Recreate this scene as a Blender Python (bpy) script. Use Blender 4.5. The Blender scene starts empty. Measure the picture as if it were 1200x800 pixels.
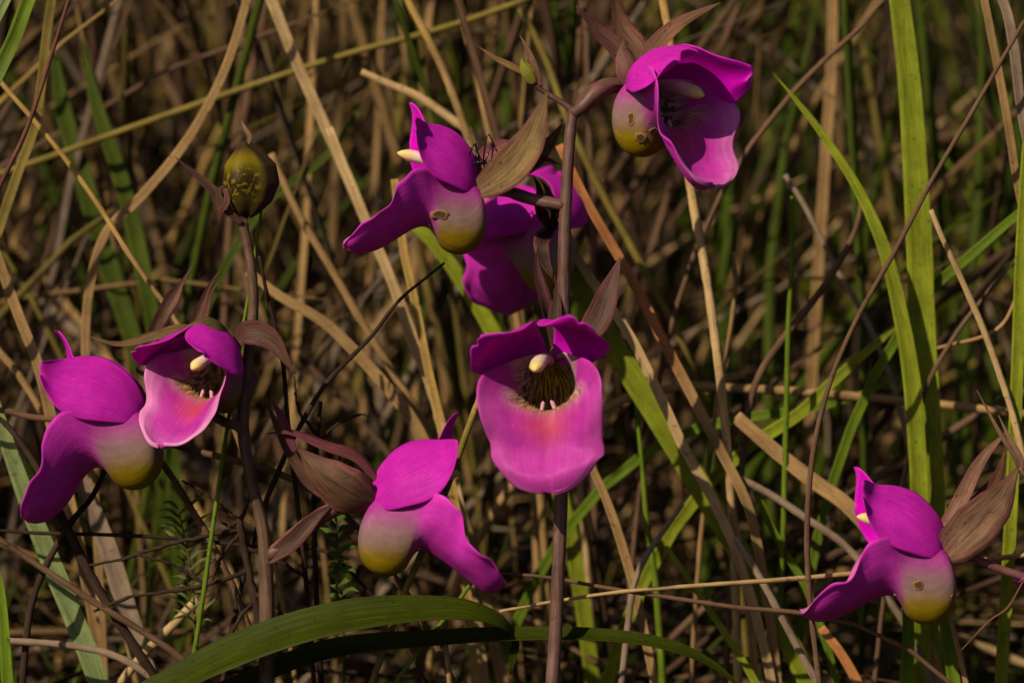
import bpy, math, random
import numpy as np
from mathutils import Vector
R = math.radians
random.seed(4); RNG = np.random.default_rng(11)
sc = bpy.context.scene
COL = sc.collection

# ------------------------------------------------------------------ camera, sky, sun, exposure
S = 0.0004                 # metres per photo pixel at the focus distance (frame 0.48 m wide)
D = 1.3333                 # focus distance
PITCH = R(10)
HC = 0.30                  # height of the frame centre above the ground
RIGHT = np.array([1.0, 0, 0]); FWD = np.array([0, math.cos(PITCH), -math.sin(PITCH)]); UP = np.array([0, math.sin(PITCH), math.cos(PITCH)])
CAM = np.array([0, 0, HC]) - FWD*D
cd = bpy.data.cameras.new('camera'); cam = bpy.data.objects.new('camera', cd); COL.objects.link(cam)
cam.location = CAM.tolist(); cam.rotation_euler = (R(90)-PITCH, 0, 0)
cd.lens = 100; cd.sensor_width = 36; cd.clip_start = 0.02; cd.clip_end = 200
cd.dof.use_dof = True; cd.dof.focus_distance = D-0.004; cd.dof.aperture_fstop = 5.0
sc.camera = cam
to_sun = np.array([-0.52, -0.58, 0.66]); to_sun /= np.linalg.norm(to_sun)
w = bpy.data.worlds.new('World'); sc.world = w; w.use_nodes = True
nt = w.node_tree; bg = nt.nodes['Background']
sky = nt.nodes.new('ShaderNodeTexSky'); sky.sky_type = 'NISHITA'; sky.sun_disc = False
sky.air_density = 0.75; sky.dust_density = 2.0; sky.ozone_density = 0.4; sky.sun_elevation = math.asin(to_sun[2]); sky.sun_rotation = math.atan2(to_sun[0], to_sun[1])
nt.links.new(sky.outputs[0], bg.inputs[0]); bg.inputs[1].default_value = 0.05
sd = bpy.data.lights.new('sun', 'SUN'); sd.energy = 5.0; sd.angle = R(0.5); sd.color = (1.0, 0.87, 0.66)
sun = bpy.data.objects.new('sun', sd); COL.objects.link(sun)
sun.rotation_euler = Vector(to_sun.tolist()).to_track_quat('Z', 'Y').to_euler()
sc.view_settings.view_transform = 'Standard'; sc.view_settings.look = 'None'; sc.view_settings.exposure = 0.40

def P(x, y, d=0.0):
    """a place in the meadow: photo column x, row y, d = pixels (of 0.4 mm) behind the focus plane"""
    dd = D + d*S; k = S*dd/D
    return CAM + FWD*dd + RIGHT*((x-600)*k) + UP*(-(y-400)*k)
def camvec(v):             # right, up, towards the camera -> world
    return RIGHT*v[0] + UP*v[1] - FWD*v[2]

# ------------------------------------------------------------------ materials
def new_mat(name):
    m = bpy.data.materials.new(name); m.use_nodes = True
    n = m.node_tree; n.nodes.clear(); return m, n
def nd(n, t, **kw):
    x = n.nodes.new(t)
    for k, v in kw.items(): setattr(x, k, v)
    return x
def mixrgb(n, mode, fac, a, b):
    x = nd(n, 'ShaderNodeMix', data_type='RGBA', blend_type=mode)
    for s, v in ((x.inputs[0], fac), (x.inputs[6], a), (x.inputs[7], b)):
        if hasattr(v, 'links'): n.links.new(v, s)
        else: s.default_value = v if not isinstance(v, tuple) else (*v, 1)
    return x.outputs[2]
def ramp(n, val, stops):
    r = nd(n, 'ShaderNodeValToRGB'); e = r.color_ramp.elements
    while len(e) < len(stops): e.new(0.5)
    for el, (p, c) in zip(e, stops):
        el.position = p; el.color = (c, c, c, 1) if not isinstance(c, tuple) else (*c, 1)
    n.links.new(val, r.inputs[0]); return r.outputs[0]
def noise(n, vec, scale, detail=3, rough=0.55):
    t = nd(n, 'ShaderNodeTexNoise'); t.inputs['Scale'].default_value = scale
    t.inputs['Detail'].default_value = detail; t.inputs['Roughness'].default_value = rough
    if vec is not None: n.links.new(vec, t.inputs['Vector'])
    return t.outputs[0]
def mapping(n, vec, scale, loc=(0, 0, 0)):
    m = nd(n, 'ShaderNodeMapping'); m.inputs['Scale'].default_value = scale; m.inputs['Location'].default_value = loc
    n.links.new(vec, m.inputs[0]); return m.outputs[0]
def surface(n, col, rough, spec, trans, bump=None, bstr=0.3, bdist=0.0005, sheen=0.0, tcol=None):
    p = nd(n, 'ShaderNodeBsdfPrincipled')
    n.links.new(col, p.inputs['Base Color'])
    p.inputs['Roughness'].default_value = rough; p.inputs['Specular IOR Level'].default_value = spec
    p.inputs['Sheen Weight'].default_value = sheen
    t = nd(n, 'ShaderNodeBsdfTranslucent'); n.links.new(tcol or col, t.inputs[0])
    if bump is not None:
        b = nd(n, 'ShaderNodeBump'); b.inputs['Strength'].default_value = bstr; b.inputs['Distance'].default_value = bdist
        n.links.new(bump, b.inputs['Height']); n.links.new(b.outputs[0], p.inputs['Normal'])
    mx = nd(n, 'ShaderNodeMixShader'); mx.inputs[0].default_value = trans
    n.links.new(p.outputs[0], mx.inputs[1]); n.links.new(t.outputs[0], mx.inputs[2])
    o = nd(n, 'ShaderNodeOutputMaterial'); n.links.new(mx.outputs[0], o.inputs[0])
def attr(n, name='Col'):
    a = nd(n, 'ShaderNodeAttribute'); a.attribute_name = name; return a

def fibre_mat(name, rough=0.65, spec=0.08, trans=0.2, streak=0.35, blotch=0.35):
    m, n = new_mat(name)
    uv = nd(n, 'ShaderNodeUVMap').outputs[0]; geo = nd(n, 'ShaderNodeNewGeometry').outputs['Position']
    st = noise(n, mapping(n, uv, (14, 60, 1)), 1.0, 3, 0.6)              # fibres along the blade
    bl = noise(n, geo, 55, 4, 0.6)
    sp = noise(n, geo, 420, 2, 0.5)
    c = mixrgb(n, 'MULTIPLY', 1.0, attr(n).outputs[0], ramp(n, st, [(0.3, 1-streak), (0.7, 1+streak*0.6)]))
    c = mixrgb(n, 'MULTIPLY', 1.0, c, ramp(n, bl, [(0.3, (1-blotch, 1-blotch*1.1, 1-blotch*1.2)), (0.7, (1.1, 1.08, 1.05))]))
    c = mixrgb(n, 'MULTIPLY', 1.0, c, ramp(n, sp, [(0.26, 0.45), (0.36, 1.0)]))
    surface(n, c, rough, spec, trans, st, 0.5, 0.0004)
    return m
M_GRASS = fibre_mat('grass_fibre')
M_STEM = fibre_mat('orchid_stem', 0.5, 0.22, 0.0, 0.45, 0.5)
M_SEPAL = fibre_mat('sepal_tissue', 0.6, 0.12, 0.18, 0.6, 0.4)
M_LEAF = fibre_mat('broad_leaf', 0.55, 0.06, 0.12, 0.45, 0.25)
M_TWIG = fibre_mat('dead_twig', 0.8, 0.06, 0.0, 0.4, 0.5)

def petal_mat():
    m, n = new_mat('petal')
    uv = nd(n, 'ShaderNodeUVMap').outputs[0]; geo = nd(n, 'ShaderNodeNewGeometry').outputs['Position']
    v = noise(n, mapping(n, uv, (52, 3.0, 1)), 1.0, 3, 0.6)
    g = noise(n, geo, 130, 4, 0.6); sp = noise(n, geo, 900, 2, 0.5)
    c = mixrgb(n, 'MULTIPLY', 1.0, attr(n).outputs[0], ramp(n, v, [(0.3, (0.78, 0.66, 0.82)), (0.62, (1.07, 1.2, 1.05))]))
    c = mixrgb(n, 'MULTIPLY', 1.0, c, ramp(n, g, [(0.3, (0.85, 0.75, 0.88)), (0.7, (1.08, 1.2, 1.06))]))
    c = mixrgb(n, 'MIX', ramp(n, sp, [(0.70, 0.0), (0.8, 0.5)]), c, (0.75, 0.20, 0.65))
    surface(n, c, 0.55, 0.07, 0.30, mixrgb(n, 'ADD', 0.5, v, sp), 0.35, 0.0005, 0.0)
    return m
M_PETAL = petal_mat()
def lip_mat(name='lip_petal', dark=(0.06, 0.006, 0.02), us=(46, 13, 1), th=(0.46, 0.53)):
    m, n = new_mat(name)
    uv = nd(n, 'ShaderNodeUVMap').outputs[0]; geo = nd(n, 'ShaderNodeNewGeometry').outputs['Position']
    v = noise(n, mapping(n, uv, us), 1.0, 3, 0.6)
    f = noise(n, mapping(n, uv, (30, 2.5, 1)), 1.0, 2, 0.5)
    g = noise(n, geo, 160, 4, 0.6); sp = noise(n, geo, 1000, 2, 0.5)
    c = mixrgb(n, 'MULTIPLY', 1.0, attr(n).outputs[0], ramp(n, f, [(0.3, (0.90, 0.84, 0.92)), (0.65, (1.03, 1.06, 1.03))]))
    c = mixrgb(n, 'MULTIPLY', 1.0, c, ramp(n, g, [(0.3, 0.84), (0.7, 1.1)]))
    veins = ramp(n, v, [(th[0], 0.0), (th[1], 1.0)])
    fac = nd(n, 'ShaderNodeMath', operation='MULTIPLY'); n.links.new(veins, fac.inputs[0]); n.links.new(attr(n, 'vein').outputs['Fac'], fac.inputs[1])
    c = mixrgb(n, 'MIX', fac.outputs[0], c, dark)
    c = mixrgb(n, 'MIX', ramp(n, sp, [(0.72, 0.0), (0.82, 0.4)]), c, (0.7, 0.4, 0.6))
    surface(n, c, 0.5, 0.10, 0.22, mixrgb(n, 'ADD', 0.5, f, sp), 0.3, 0.0005, 0.0)
    return m
M_LIP = lip_mat(); M_POD = lip_mat('seed_pod', (0.012, 0.008, 0.004), (60, 34, 1), (0.42, 0.47))
def plain(name, col, rough=0.5, spec=0.3, trans=0.0):
    m, n = new_mat(name)
    geo = nd(n, 'ShaderNodeNewGeometry').outputs['Position']; g = noise(n, geo, 300, 3)
    rgb = nd(n, 'ShaderNodeRGB'); rgb.outputs[0].default_value = (*col, 1)
    c = mixrgb(n, 'MULTIPLY', 1.0, rgb.outputs[0], ramp(n, g, [(0.3, 0.75), (0.7, 1.15)]))
    surface(n, c, rough, spec, trans, g, 0.2, 0.0003); return m
M_SCAR = plain('scar_brown', (0.16, 0.075, 0.02), 0.8)
M_SCARHOLE = plain('scar_dark', (0.045, 0.02, 0.006), 0.9)
M_INSECT = plain('insect_black', (0.008, 0.007, 0.007), 0.3, 0.5)
M_HAIR = plain('throat_hair', (0.5, 0.33, 0.22), 0.6, 0.2, 0.2)

def soil_mat():
    m, n = new_mat('soil')
    geo = nd(n, 'ShaderNodeNewGeometry').outputs['Position']
    a = noise(n, geo, 18, 6, 0.65); b = noise(n, geo, 140, 4, 0.6)
    c = ramp(n, a, [(0.3, (0.016, 0.011, 0.007)), (0.55, (0.05, 0.034, 0.018)), (0.75, (0.09, 0.065, 0.035))])
    c = mixrgb(n, 'MULTIPLY', 1.0, c, ramp(n, b, [(0.3, 0.55), (0.7, 1.3)]))
    surface(n, c, 0.95, 0.1, 0.0, b, 0.8, 0.01); return m
M_SOIL = soil_mat()

# ------------------------------------------------------------------ mesh helpers
def mk(name, V, F, mat, origin=(0, 0, 0), parent=None, col=(0.5, 0.5, 0.5), uv=None, extra=None, smooth=True):
    V = np.asarray(V, float) - np.asarray(origin, float)
    me = bpy.data.meshes.new(name); me.from_pydata(V.tolist(), [], F)
    n = len(V); c = np.ones((n, 4)); c[:, :3] = np.asarray(col)
    a = me.color_attributes.new('Col', 'FLOAT_COLOR', 'POINT'); a.data.foreach_set('color', c.ravel().astype(np.float32))
    if extra is not None:
        e = me.attributes.new('vein', 'FLOAT', 'POINT'); e.data.foreach_set('value', np.asarray(extra, np.float32))
    if uv is not None:
        li = np.empty(len(me.loops), np.int32); me.loops.foreach_get('vertex_index', li)
        l = me.uv_layers.new(name='UVMap'); l.data.foreach_set('uv', np.asarray(uv)[li].ravel().astype(np.float32))
    if smooth: me.polygons.foreach_set('use_smooth', np.ones(len(me.polygons), bool))
    me.materials.append(mat); me.update()
    o = bpy.data.objects.new(name, me); COL.objects.link(o)
    if parent is None: o.location = tuple(origin)
    else: o.parent = parent
    return o
def tag(o, label=None, cat=None, group=None, kind=None):
    if label: o['label'] = label
    if cat: o['category'] = cat
    if group: o['group'] = group
    if kind: o['kind'] = kind
    return o
def empty(name, loc):
    o = bpy.data.objects.new(name, None); o.empty_display_size = 0.02; o.location = tuple(loc); COL.objects.link(o); return o
def nrm(a): return a/np.maximum(np.linalg.norm(a, axis=-1, keepdims=True), 1e-12)

def spline(pts, n):
    p = np.asarray(pts, float)
    if len(p) == 2: t = np.linspace(0, 1, n)[:, None]; return p[0]*(1-t)+p[1]*t
    seg = np.maximum(np.linalg.norm(np.diff(p[:, :3] if p.shape[1] > 2 else p, axis=0), axis=1), 1e-9)**0.5
    k = np.concatenate([[0], np.cumsum(seg)]); t = np.linspace(0, k[-1], n)
    m = np.zeros_like(p); m[1:-1] = (p[2:]-p[:-2])/(k[2:]-k[:-2])[:, None]
    m[0] = (p[1]-p[0])/seg[0]; m[-1] = (p[-1]-p[-2])/seg[-1]
    i = np.clip(np.searchsorted(k, t, 'right')-1, 0, len(p)-2); h = (k[i+1]-k[i])[:, None]; s = ((t-k[i])[:, None])/h
    return (2*s**3-3*s**2+1)*p[i] + (s**3-2*s**2+s)*h*m[i] + (-2*s**3+3*s**2)*p[i+1] + (s**3-s**2)*h*m[i+1]

def gridfaces(n, m, off=0, flip=False):
    F = []
    for i in range(n-1):
        for j in range(m-1):
            a = off+i*m+j; q = (a, a+1, a+m+1, a+m)
            F.append(q[::-1] if flip else q)
    return F

def sweep(path, wid, thick=None, shape='tube', face=(0, 0, 1), fold=0.25, twist=0.0, n=8, jitter=0.0):
    """path Nx3 world, wid N metres. returns V,F,uv"""
    path = np.asarray(path); N = len(path); wid = np.broadcast_to(np.asarray(wid, float), N)
    T = nrm(np.gradient(path, axis=0)); fv = camvec(face) if len(face) == 3 else np.asarray(face[:3])
    side = np.cross(T, fv); bad = np.linalg.norm(side, axis=1) < 0.05
    side[bad] = np.cross(T[bad], UP+0.3*RIGHT)
    side = nrm(side); nr = np.cross(side, T)
    if twist:
        a = np.linspace(0, twist, N)[:, None]; side, nr = side*np.cos(a)+nr*np.sin(a), nr*np.cos(a)-side*np.sin(a)
    L = np.concatenate([[0], np.cumsum(np.linalg.norm(np.diff(path, axis=0), axis=1))])
    if shape == 'tube':
        ang = np.linspace(0, 2*math.pi, n+1); cx = np.cos(ang); cy = np.sin(ang)
        th = wid if thick is None else np.broadcast_to(thick, N)
        jj = 1+jitter*RNG.normal(size=(N, 1, 1))
        V = path[:, None]+jj*(side[:, None]*(cx[None, :, None]*wid[:, None, None]/2)+nr[:, None]*(cy[None, :, None]*th[:, None, None]/2))
        uu = np.linspace(0, 1, n+1)
    else:
        th = np.broadcast_to(0.0004 if thick is None else thick, N)
        c = np.linspace(-1, 1, 5); cc = np.concatenate([c, c[::-1], c[:1]]); sg = np.array([.5]*5+[-.5]*5+[.5])
        edge = 1-0.75*np.abs(cc)**2
        rise = fold*(np.abs(cc)**1.4-0.4)
        V = path[:, None]+side[:, None]*(cc[None, :, None]*wid[:, None, None]/2)+nr[:, None]*((rise[None]*wid[:, None]/2+sg[None]*edge[None]*th[:, None])[:, :, None])
        uu = (cc+1)/2
    m = V.shape[1]; uv = np.stack(np.broadcast_arrays(uu[None, :], L[:, None]), -1).reshape(-1, 2)
    F = gridfaces(N, m, flip=True); F.append(tuple(range(m-1))); F.append(tuple((N-1)*m+j for j in range(m-1))[::-1])
    return V.reshape(-1, 3), F, uv

def taper(n, w0, w1, tip0=0.0, tip1=0.0):
    t = np.linspace(0, 1, n); w = w0+(w1-w0)*t
    if tip0: w = w*np.minimum(1, 0.12+(t/tip0))
    if tip1: w = w*np.minimum(1, 0.06+((1-t)/tip1))
    return w

def shell(G, thick, uvg, colo, coli, veino=None, veini=None):
    """G n x m x 3; outer = +normal side"""
    n, m = G.shape[:2]
    N = nrm(np.cross(np.gradient(G, axis=1), np.gradient(G, axis=0)))
    e = np.ones((n, m)); e[0] = e[-1] = 0.25; e[:, 0] = e[:, -1] = 0.25
    Vo = (G+N*(thick/2*e)[..., None]).reshape(-1, 3); Vi = (G-N*(thick/2*e)[..., None]).reshape(-1, 3)
    F = gridfaces(n, m, 0, True)+gridfaces(n, m, n*m, False); o = n*m
    for j in range(m-1):
        F.append((j, j+1, o+j+1, o+j)); a = (n-1)*m+j; F.append((a+1, a, o+a, o+a+1))
    for i in range(n-1):
        a = i*m; F.append((a+m, a, o+a, o+a+m)); a = i*m+m-1; F.append((a, a+m, o+a+m, o+a))
    V = np.concatenate([Vo, Vi]); uv = np.concatenate([uvg.reshape(-1, 2)]*2)
    C = np.concatenate([colo.reshape(-1, 3), coli.reshape(-1, 3)])
    z = np.zeros((n, m)); E = np.concatenate([(z if veino is None else veino).ravel(), (z if veini is None else veini).ravel()])
    return V, F, uv, C, E
def sstep(a, b, x): t = np.clip((x-a)/(b-a), 0, 1); return t*t*(3-2*t)
def lerp(a, b, t): return np.asarray(a)*(1-t)+np.asarray(b)*t

# ------------------------------------------------------------------ ground
gn = 90
gx = np.sign(np.linspace(-1, 1, gn))*np.abs(np.linspace(-1, 1, gn))**2.2*40; GX, GY = np.meshgrid(gx, gx+2, indexing='xy')
GZ = 0.018*np.sin(GX*5.1+1)*np.cos(GY*4.3)+0.01*np.sin(GX*13+GY*9)-0.012
Vg = np.stack([GX, GY, GZ], -1).reshape(-1, 3)
tag(mk('ground', Vg, gridfaces(gn, gn), M_SOIL), 'dark bare soil under the grass', None, None, 'structure')

# ------------------------------------------------------------------ orchid flowers
MAG = np.array([0.58, 0.002, 0.47]); MAGD = np.array([0.36, 0.006, 0.38]); PINK = np.array([0.37, 0.024, 0.265]); PALE = np.array([0.56, 0.20, 0.42])
WHITE_SHADED = np.array([0.19, 0.115, 0.105]); YELL_SHADED = np.array([0.17, 0.112, 0.002]); RED = np.array([0.40, 0.04, 0.05])  # pouch white and yellow darkened: the hood's shade is put into the colour
#           bottom(fwd,z)  rim(fwd,z)  belly rim
LIP = np.array([(-2, -2, 0, 5, 6, 5), (-9, -20, 5, 10, 21, 10), (-11, -42, 12, 14, 29, 15), (-5, -63, 22, 16, 33, 20), (10, -76, 32, 17, 36, 25),
    (29, -78, 43, 18, 38, 30), (44, -70, 54, 18, 40, 38), (51, -57, 64, 18, 44, 48), (58, -47, 74, 18, 52, 59), (68, -44, 84, 15, 60, 67),
    (80, -47, 93, 8, 66, 71), (96, -54, 103, -4, 67, 70), (114, -62, 112, -24, 63, 64), (132, -70, 130, -31, 62, 64), (148, -75, 146, -40, 53, 55),
    (160, -73, 158, -52, 39, 41), (167, -67, 166, -60, 23, 24), (170, -63, 170, -62, 5, 5)], float)
PB = np.array([(0, 0, 8), (18, -5, 27), (46, 1, 44), (70, 9, 54), (86, 22, 59), (96, 42, 59), (101, 62, 53)], float)
PT = np.array([(0, 3, 4), (0, 24, 3), (9, 50, 3), (32, 74, 3), (58, 83, 5), (80, 82, 16), (98, 74, 44)], float)

def frame(yaw, pitch, roll):
    y, p, r = R(yaw), R(pitch), R(roll)
    f = np.array([-math.cos(y), 0, math.sin(y)]); up = np.array([0, 1.0, 0]); lat = np.cross(up, f)
    f, up = f*math.cos(p)+up*math.sin(p), up*math.cos(p)-f*math.sin(p)
    lat, up = lat*math.cos(r)+up*math.sin(r), up*math.cos(r)-lat*math.sin(r)
    return f, lat, up

def flower(plant, base, O, yaw, pitch=0, roll=0, scale=1.0, droop=0, spread=(0, 0), lift=(0, 0), curl=(1, 1), lipw=1.0, sepals=(), pedicel=(), pedw=(12, 12), scars=(), hairs=False, seed=0, notch=0.0, tone=1.0, petlen=1.0, petwide=1.0, pale=0.35, reflex=0.0, collen=1.0, tip=(0, 0)):
    rng = np.random.default_rng(seed+50)
    f, lat, up = [camvec(v) for v in frame(yaw, pitch, roll)]
    o = P(*O); s = S*scale*(D+O[2]*S)/D
    def W(q): q = np.asarray(q); return o+(q[..., :1]*f+q[..., 1:2]*lat+q[..., 2:3]*up)*s     # local (fwd, lat, up) px -> world
    # pedicel + ovary: the flower's body
    pts = [P(*q) for q in pedicel]+[W(np.array([-3., 0, 0])), W(np.array([6., 0, 2]))]
    pth = spline(pts, 22); wd = np.interp(np.linspace(0, 1, 22), np.linspace(0, 1, len(pedw)), pedw)*S
    V, F, uv = sweep(pth, wd, n=9, jitter=0.03)
    cc = lerp((0.10, 0.05, 0.04), (0.20, 0.05, 0.07), np.repeat(np.linspace(0, 1, 22), 10)[:, None]**2)
    fl = mk('flower', V, F, M_STEM, base, plant, cc, uv)
    # lip
    n, m = 88, 49
    A = spline(LIP, n); t = np.linspace(-1, 1, m); at = np.abs(t); u = np.linspace(0, 1, n)
    k = sstep(7, 11, u*17)[:, None]                                     # 0 pouch, 1 open lip
    h = (1-np.cos(math.pi*at/2))[None]*(1-k)+(at**1.7)[None]*k
    yb = A[:, 4:5]; yr = A[:, 5:6]*lipw
    y = (yr*np.sin(math.pi*at/2)[None]+(yb-yr)*np.sin(math.pi*at)[None]**0.8)*(1-k)+(yr*(at**0.92)[None])*k
    y = y*np.sign(t)[None]
    X = A[:, 0:1]+(A[:, 2:3]-A[:, 0:1])*h; Z = A[:, 1:2]+(A[:, 3:4]-A[:, 1:2])*h
    # waviness, keel lines, rolled margins
    ph = rng.uniform(0, 6, 4)
    wav = k*at[None]**3*(2.2*np.sin(u[:, None]*27+ph[0]+t[None]*2)+0.9*np.sin(u[:, None]*61+ph[1]-t[None]*3))
    Z = Z+wav-2.0*k*np.exp(-(t[None]/0.10)**2)+k*1.5*np.sin(u[:, None]*21+ph[2])*np.sin(t[None]*5+ph[3])
    Z = Z-k*sstep(0.8, 1.0, at)[None]*5.0*sstep(0.66, 0.8, u)[:, None]      # margin turns down on the front lobe
    if notch: Z = Z-notch*np.exp(-((u[:, None]-0.70)/0.02)**2)*sstep(0.75, 1, at)[None]
    if reflex: rf = 1-(1-at[None]**2.2)*(1-sstep(0.84, 1, u)[:, None]); Z = Z-reflex*k*rf*sstep(0.60, 0.80, u)[:, None]; X = X-0.5*reflex*k*rf*sstep(0.66, 0.9, u)[:, None]
    if droop:
        a = R(droop)*sstep(52, 120, X); px, pz = 52, -30
        dx, dz = X-px, Z-pz; X, Z = px+dx*np.cos(a)+dz*np.sin(a), pz-dx*np.sin(a)+dz*np.cos(a)
    G = W(np.stack([X, y, Z], -1))
    zz = Z+rng.normal(0, 0.5, Z.shape); kk = sstep(6.2, 9.5, u*17)[:, None]*np.ones_like(t)[None]
    co = lerp(YELL_SHADED, WHITE_SHADED, sstep(-62, -36, zz)[..., None]); co = lerp(co, PINK*0.85, sstep(-38, 6, zz)[..., None])
    co = lerp(co, PINK*0.9, kk[..., None]); co = lerp(co, MAG*1.0+np.array([0.02, 0.03, 0.0]), (kk*sstep(0.0, 0.8, at)[None]*0.7)[..., None])
    th = (1-sstep(8.2, 10.6, u*17))[:, None]*np.ones_like(t)[None]           # throat
    ci = lerp(PINK, PALE, pale*2*(sstep(0.5, 0.98, at)[None]*0.7*sstep(0.5, 0.65, u)[:, None]+0.35*sstep(0.75, 0.95, u)[:, None])[..., None].clip(0, 1))
    patch = np.exp(-((u[:, None]-0.635)/0.07)**2-(t[None]/0.34)**2); ci = lerp(ci, RED, patch[..., None]*0.8)
    th = th*(1-sstep(0.5, 0.8, at)[None]*sstep(0.3, 0.42, u)[:, None])
    ci = lerp(ci, lerp(np.array([0.36, 0.25, 0.02]), np.array([0.5, 0.34, 0.3]), sstep(0.3, 0.8, at)[None, :, None]), th[..., None])
    vein = th*(1-sstep(0.80, 1.0, at))[None]*0.85
    co, ci = co*tone, ci*tone
    # in local axes rows run forward, columns run from right to left; outer side faces down
    uvg = np.stack(np.broadcast_arrays((t[None]+1)/2, u[:, None]*1.0), -1)+np.array([seed*0.37, seed*0.61])
    V, F, uv, C, E = shell(G, 1.6*s, uvg, co, ci, None, vein)
    lipo = mk('lip', V, F, M_LIP, base, fl, C, uv, E)
    # throat keels and hairs
    Nn = nrm(np.cross(np.gradient(G, axis=1), np.gradient(G, axis=0)))
    upn = np.sign((Nn*up).sum(-1)[n//2, m//2])*Nn
    for sg in (-1, 1):
        jj = m//2+sg*3; i0 = int(n*0.50)
        b0 = G[i0, jj]; nv = upn[i0, jj]
        pth = spline([b0-nv*1.0*s, b0+nv*7*s, b0+nv*12*s+f*3*s], 8)
        V, F, uv = sweep(pth, np.array([5, 5, 5, 5.4, 5.6, 5, 3.5, 1.0])*s, n=7)
        mk('keel', V, F, M_LIP, base, fl, (0.62, 0.30, 0.36), uv, np.zeros(len(V)))
    if hairs:
        VV, FF = [], []
        for q in range(420):
            i = int(rng.uniform(0.16, 0.49)*n); j = int((0.5+rng.uniform(-0.27, 0.27))*m)
            b0 = G[i, j]+(G[i, j]-G[max(i-1, 0), j])*rng.uniform(-.5, .5); d = nrm(upn[i, j]+0.5*rng.normal(size=3)); sd_ = nrm(np.cross(d, rng.normal(size=3))); s2 = np.cross(d, sd_)
            r = 0.55*s; ln = rng.uniform(3, 7)*s; a = len(VV)
            VV += [b0+sd_*r, b0-sd_*r*.5+s2*r*.86, b0-sd_*r*.5-s2*r*.86, b0+d*ln]; FF += [(a, a+1, a+3), (a+1, a+2, a+3), (a+2, a, a+3)]
        tag(mk('throat_hair', VV, FF, M_HAIR, base, fl), None, None, None, 'stuff')
    # two broad hooding petals
    n, m = 44, 33
    for q, sg in enumerate((1, -1)):
        B = spline(PB, n); T_ = spline(PT, n); v = np.linspace(0, 1, m); a = np.linspace(0, 1, n)
        B = B*np.array([petlen, 1, 1]); T_ = T_*np.array([petlen, 1, 1])
        Q = B[:, None]*(1-v)[None, :, None]+T_[:, None]*v[None, :, None]
        bul = np.sin(math.pi*v)[None]*np.sin(math.pi*np.clip(a, 0, 1)**0.8)[:, None]
        Q[..., 2] += bul*11; Q[..., 1] += bul*6; Q[..., 0] += bul*4*v[None]
        # ruffles and the tip that curls up and outwards
        Q[..., 2] += (sstep(0.35, 1, a)[:, None]*(1.8*np.sin(v[None]*9+rng.uniform(0, 6))+1.1*np.sin(a[:, None]*17+v[None]*6+rng.uniform(0, 6))))
        c = sstep(0.72, 1.0, a)[:, None]*sstep(0.1, 0.75, v)[None]*curl[q]
        Q[..., 2] += 9*c; Q[..., 1] += (7 if curl[q] <= 1 else 14)*c**1.3; Q[..., 0] += 2*c
        Q[..., 2] += 8*sstep(0.80, 1.0, a)[:, None]*curl[q]; Q[..., 2] *= petwide
        c2 = sstep(0.74, 1.0, a)[:, None]*sstep(0.35, 1.0, v)[None]; Q[..., 1] += tip[q]*c2**1.6; Q[..., 0] += (-0.25*abs(tip[q])*c2+0.35*abs(tip[q])*c2**4); Q[..., 2] -= 0.5*abs(tip[q])*c2
        lo = sstep(0.55, 0.95, a)[:, None]*(1-sstep(0.0, 0.28, v))[None]*curl[q]
        Q[..., 2] += 7*lo
        X, Z, Y = Q[..., 0], Q[..., 1], Q[..., 2]
        an = R(spread[q])*sstep(0.05, 0.6, a)[:, None]                       # open sideways about the crest
        yy, z0 = Y-2, Z-80
        Y, Z = 2+yy*np.cos(an)-z0*np.sin(an), 80+z0*np.cos(an)+yy*np.sin(an)
        an = R(lift[q])*sstep(0.0, 0.5, a)[:, None]
        X, Z = X*np.cos(an)-Z*np.sin(an), Z*np.cos(an)+X*np.sin(an)
        G = W(np.stack([X, sg*Y, Z], -1))
        edge = np.minimum.reduce([v[None]+0*a[:, None], 1-v[None]+0*a[:, None], 1-a[:, None]+0*v[None]])
        base_f = (1-sstep(0.0, 0.22, a))[:, None]*np.ones(m)[None]
        co = lerp(MAG, MAG*1.05+np.array([0.02, 0.03, 0.02]), (1-sstep(0, 0.07, edge))[..., None]); co = lerp(co, PINK, base_f[..., None]*0.55)
        ci = lerp(PINK*0.95, MAG, 0.45)*np.ones((n, m, 1))
        co, ci = co*tone, ci*tone
        uvg = np.stack(np.broadcast_arrays(v[None], a[:, None]), -1)+np.array([seed*0.17+q, seed*0.29])
        V, F, uv, C, E = shell(G, 1.5*s*(-sg), uvg, co, ci)
        mk('petal', V, F, M_PETAL, base, fl, C, uv, E)
    # column with its anther cap
    cp = spline([(3, 0, 4), (30, 0, 24), (62, 0, 38), (86, 0, 44), (103, 0, 47)], 20)*collen; an = R(sum(lift)/2)
    cp = np.stack([cp[:, 0]*math.cos(an)-cp[:, 2]*math.sin(an), cp[:, 1], cp[:, 2]*math.cos(an)+cp[:, 0]*math.sin(an)-abs(an)*10], -1)
    V, F, uv = sweep(W(cp), np.interp(np.linspace(0, 1, 20), [0, .3, .7, .85, .95, 1], [12, 17, 20, 18, 9, 2])*s, np.interp(np.linspace(0, 1, 20), [0, .3, .7, .85, .95, 1], [10, 13, 16, 15, 8, 2])*s, face=frame(yaw, pitch, roll)[2], n=12)
    cc = np.repeat(np.linspace(0, 1, 20), 13)[:, None]
    C = lerp((0.5, 0.22, 0.4), (0.66, 0.50, 0.42), sstep(0.2, 0.7, cc)); C = lerp(C, (0.62, 0.47, 0.17), sstep(0.72, 0.9, cc))
    mk('column', V, F, M_LIP, base, fl, C, uv, np.zeros(len(V)))
    # chewed, brown rimmed scars: (pixel, pixel, size) found on the near surface
    GL = W(np.stack([X*0+0, X*0, X*0], -1)) if False else None
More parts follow.
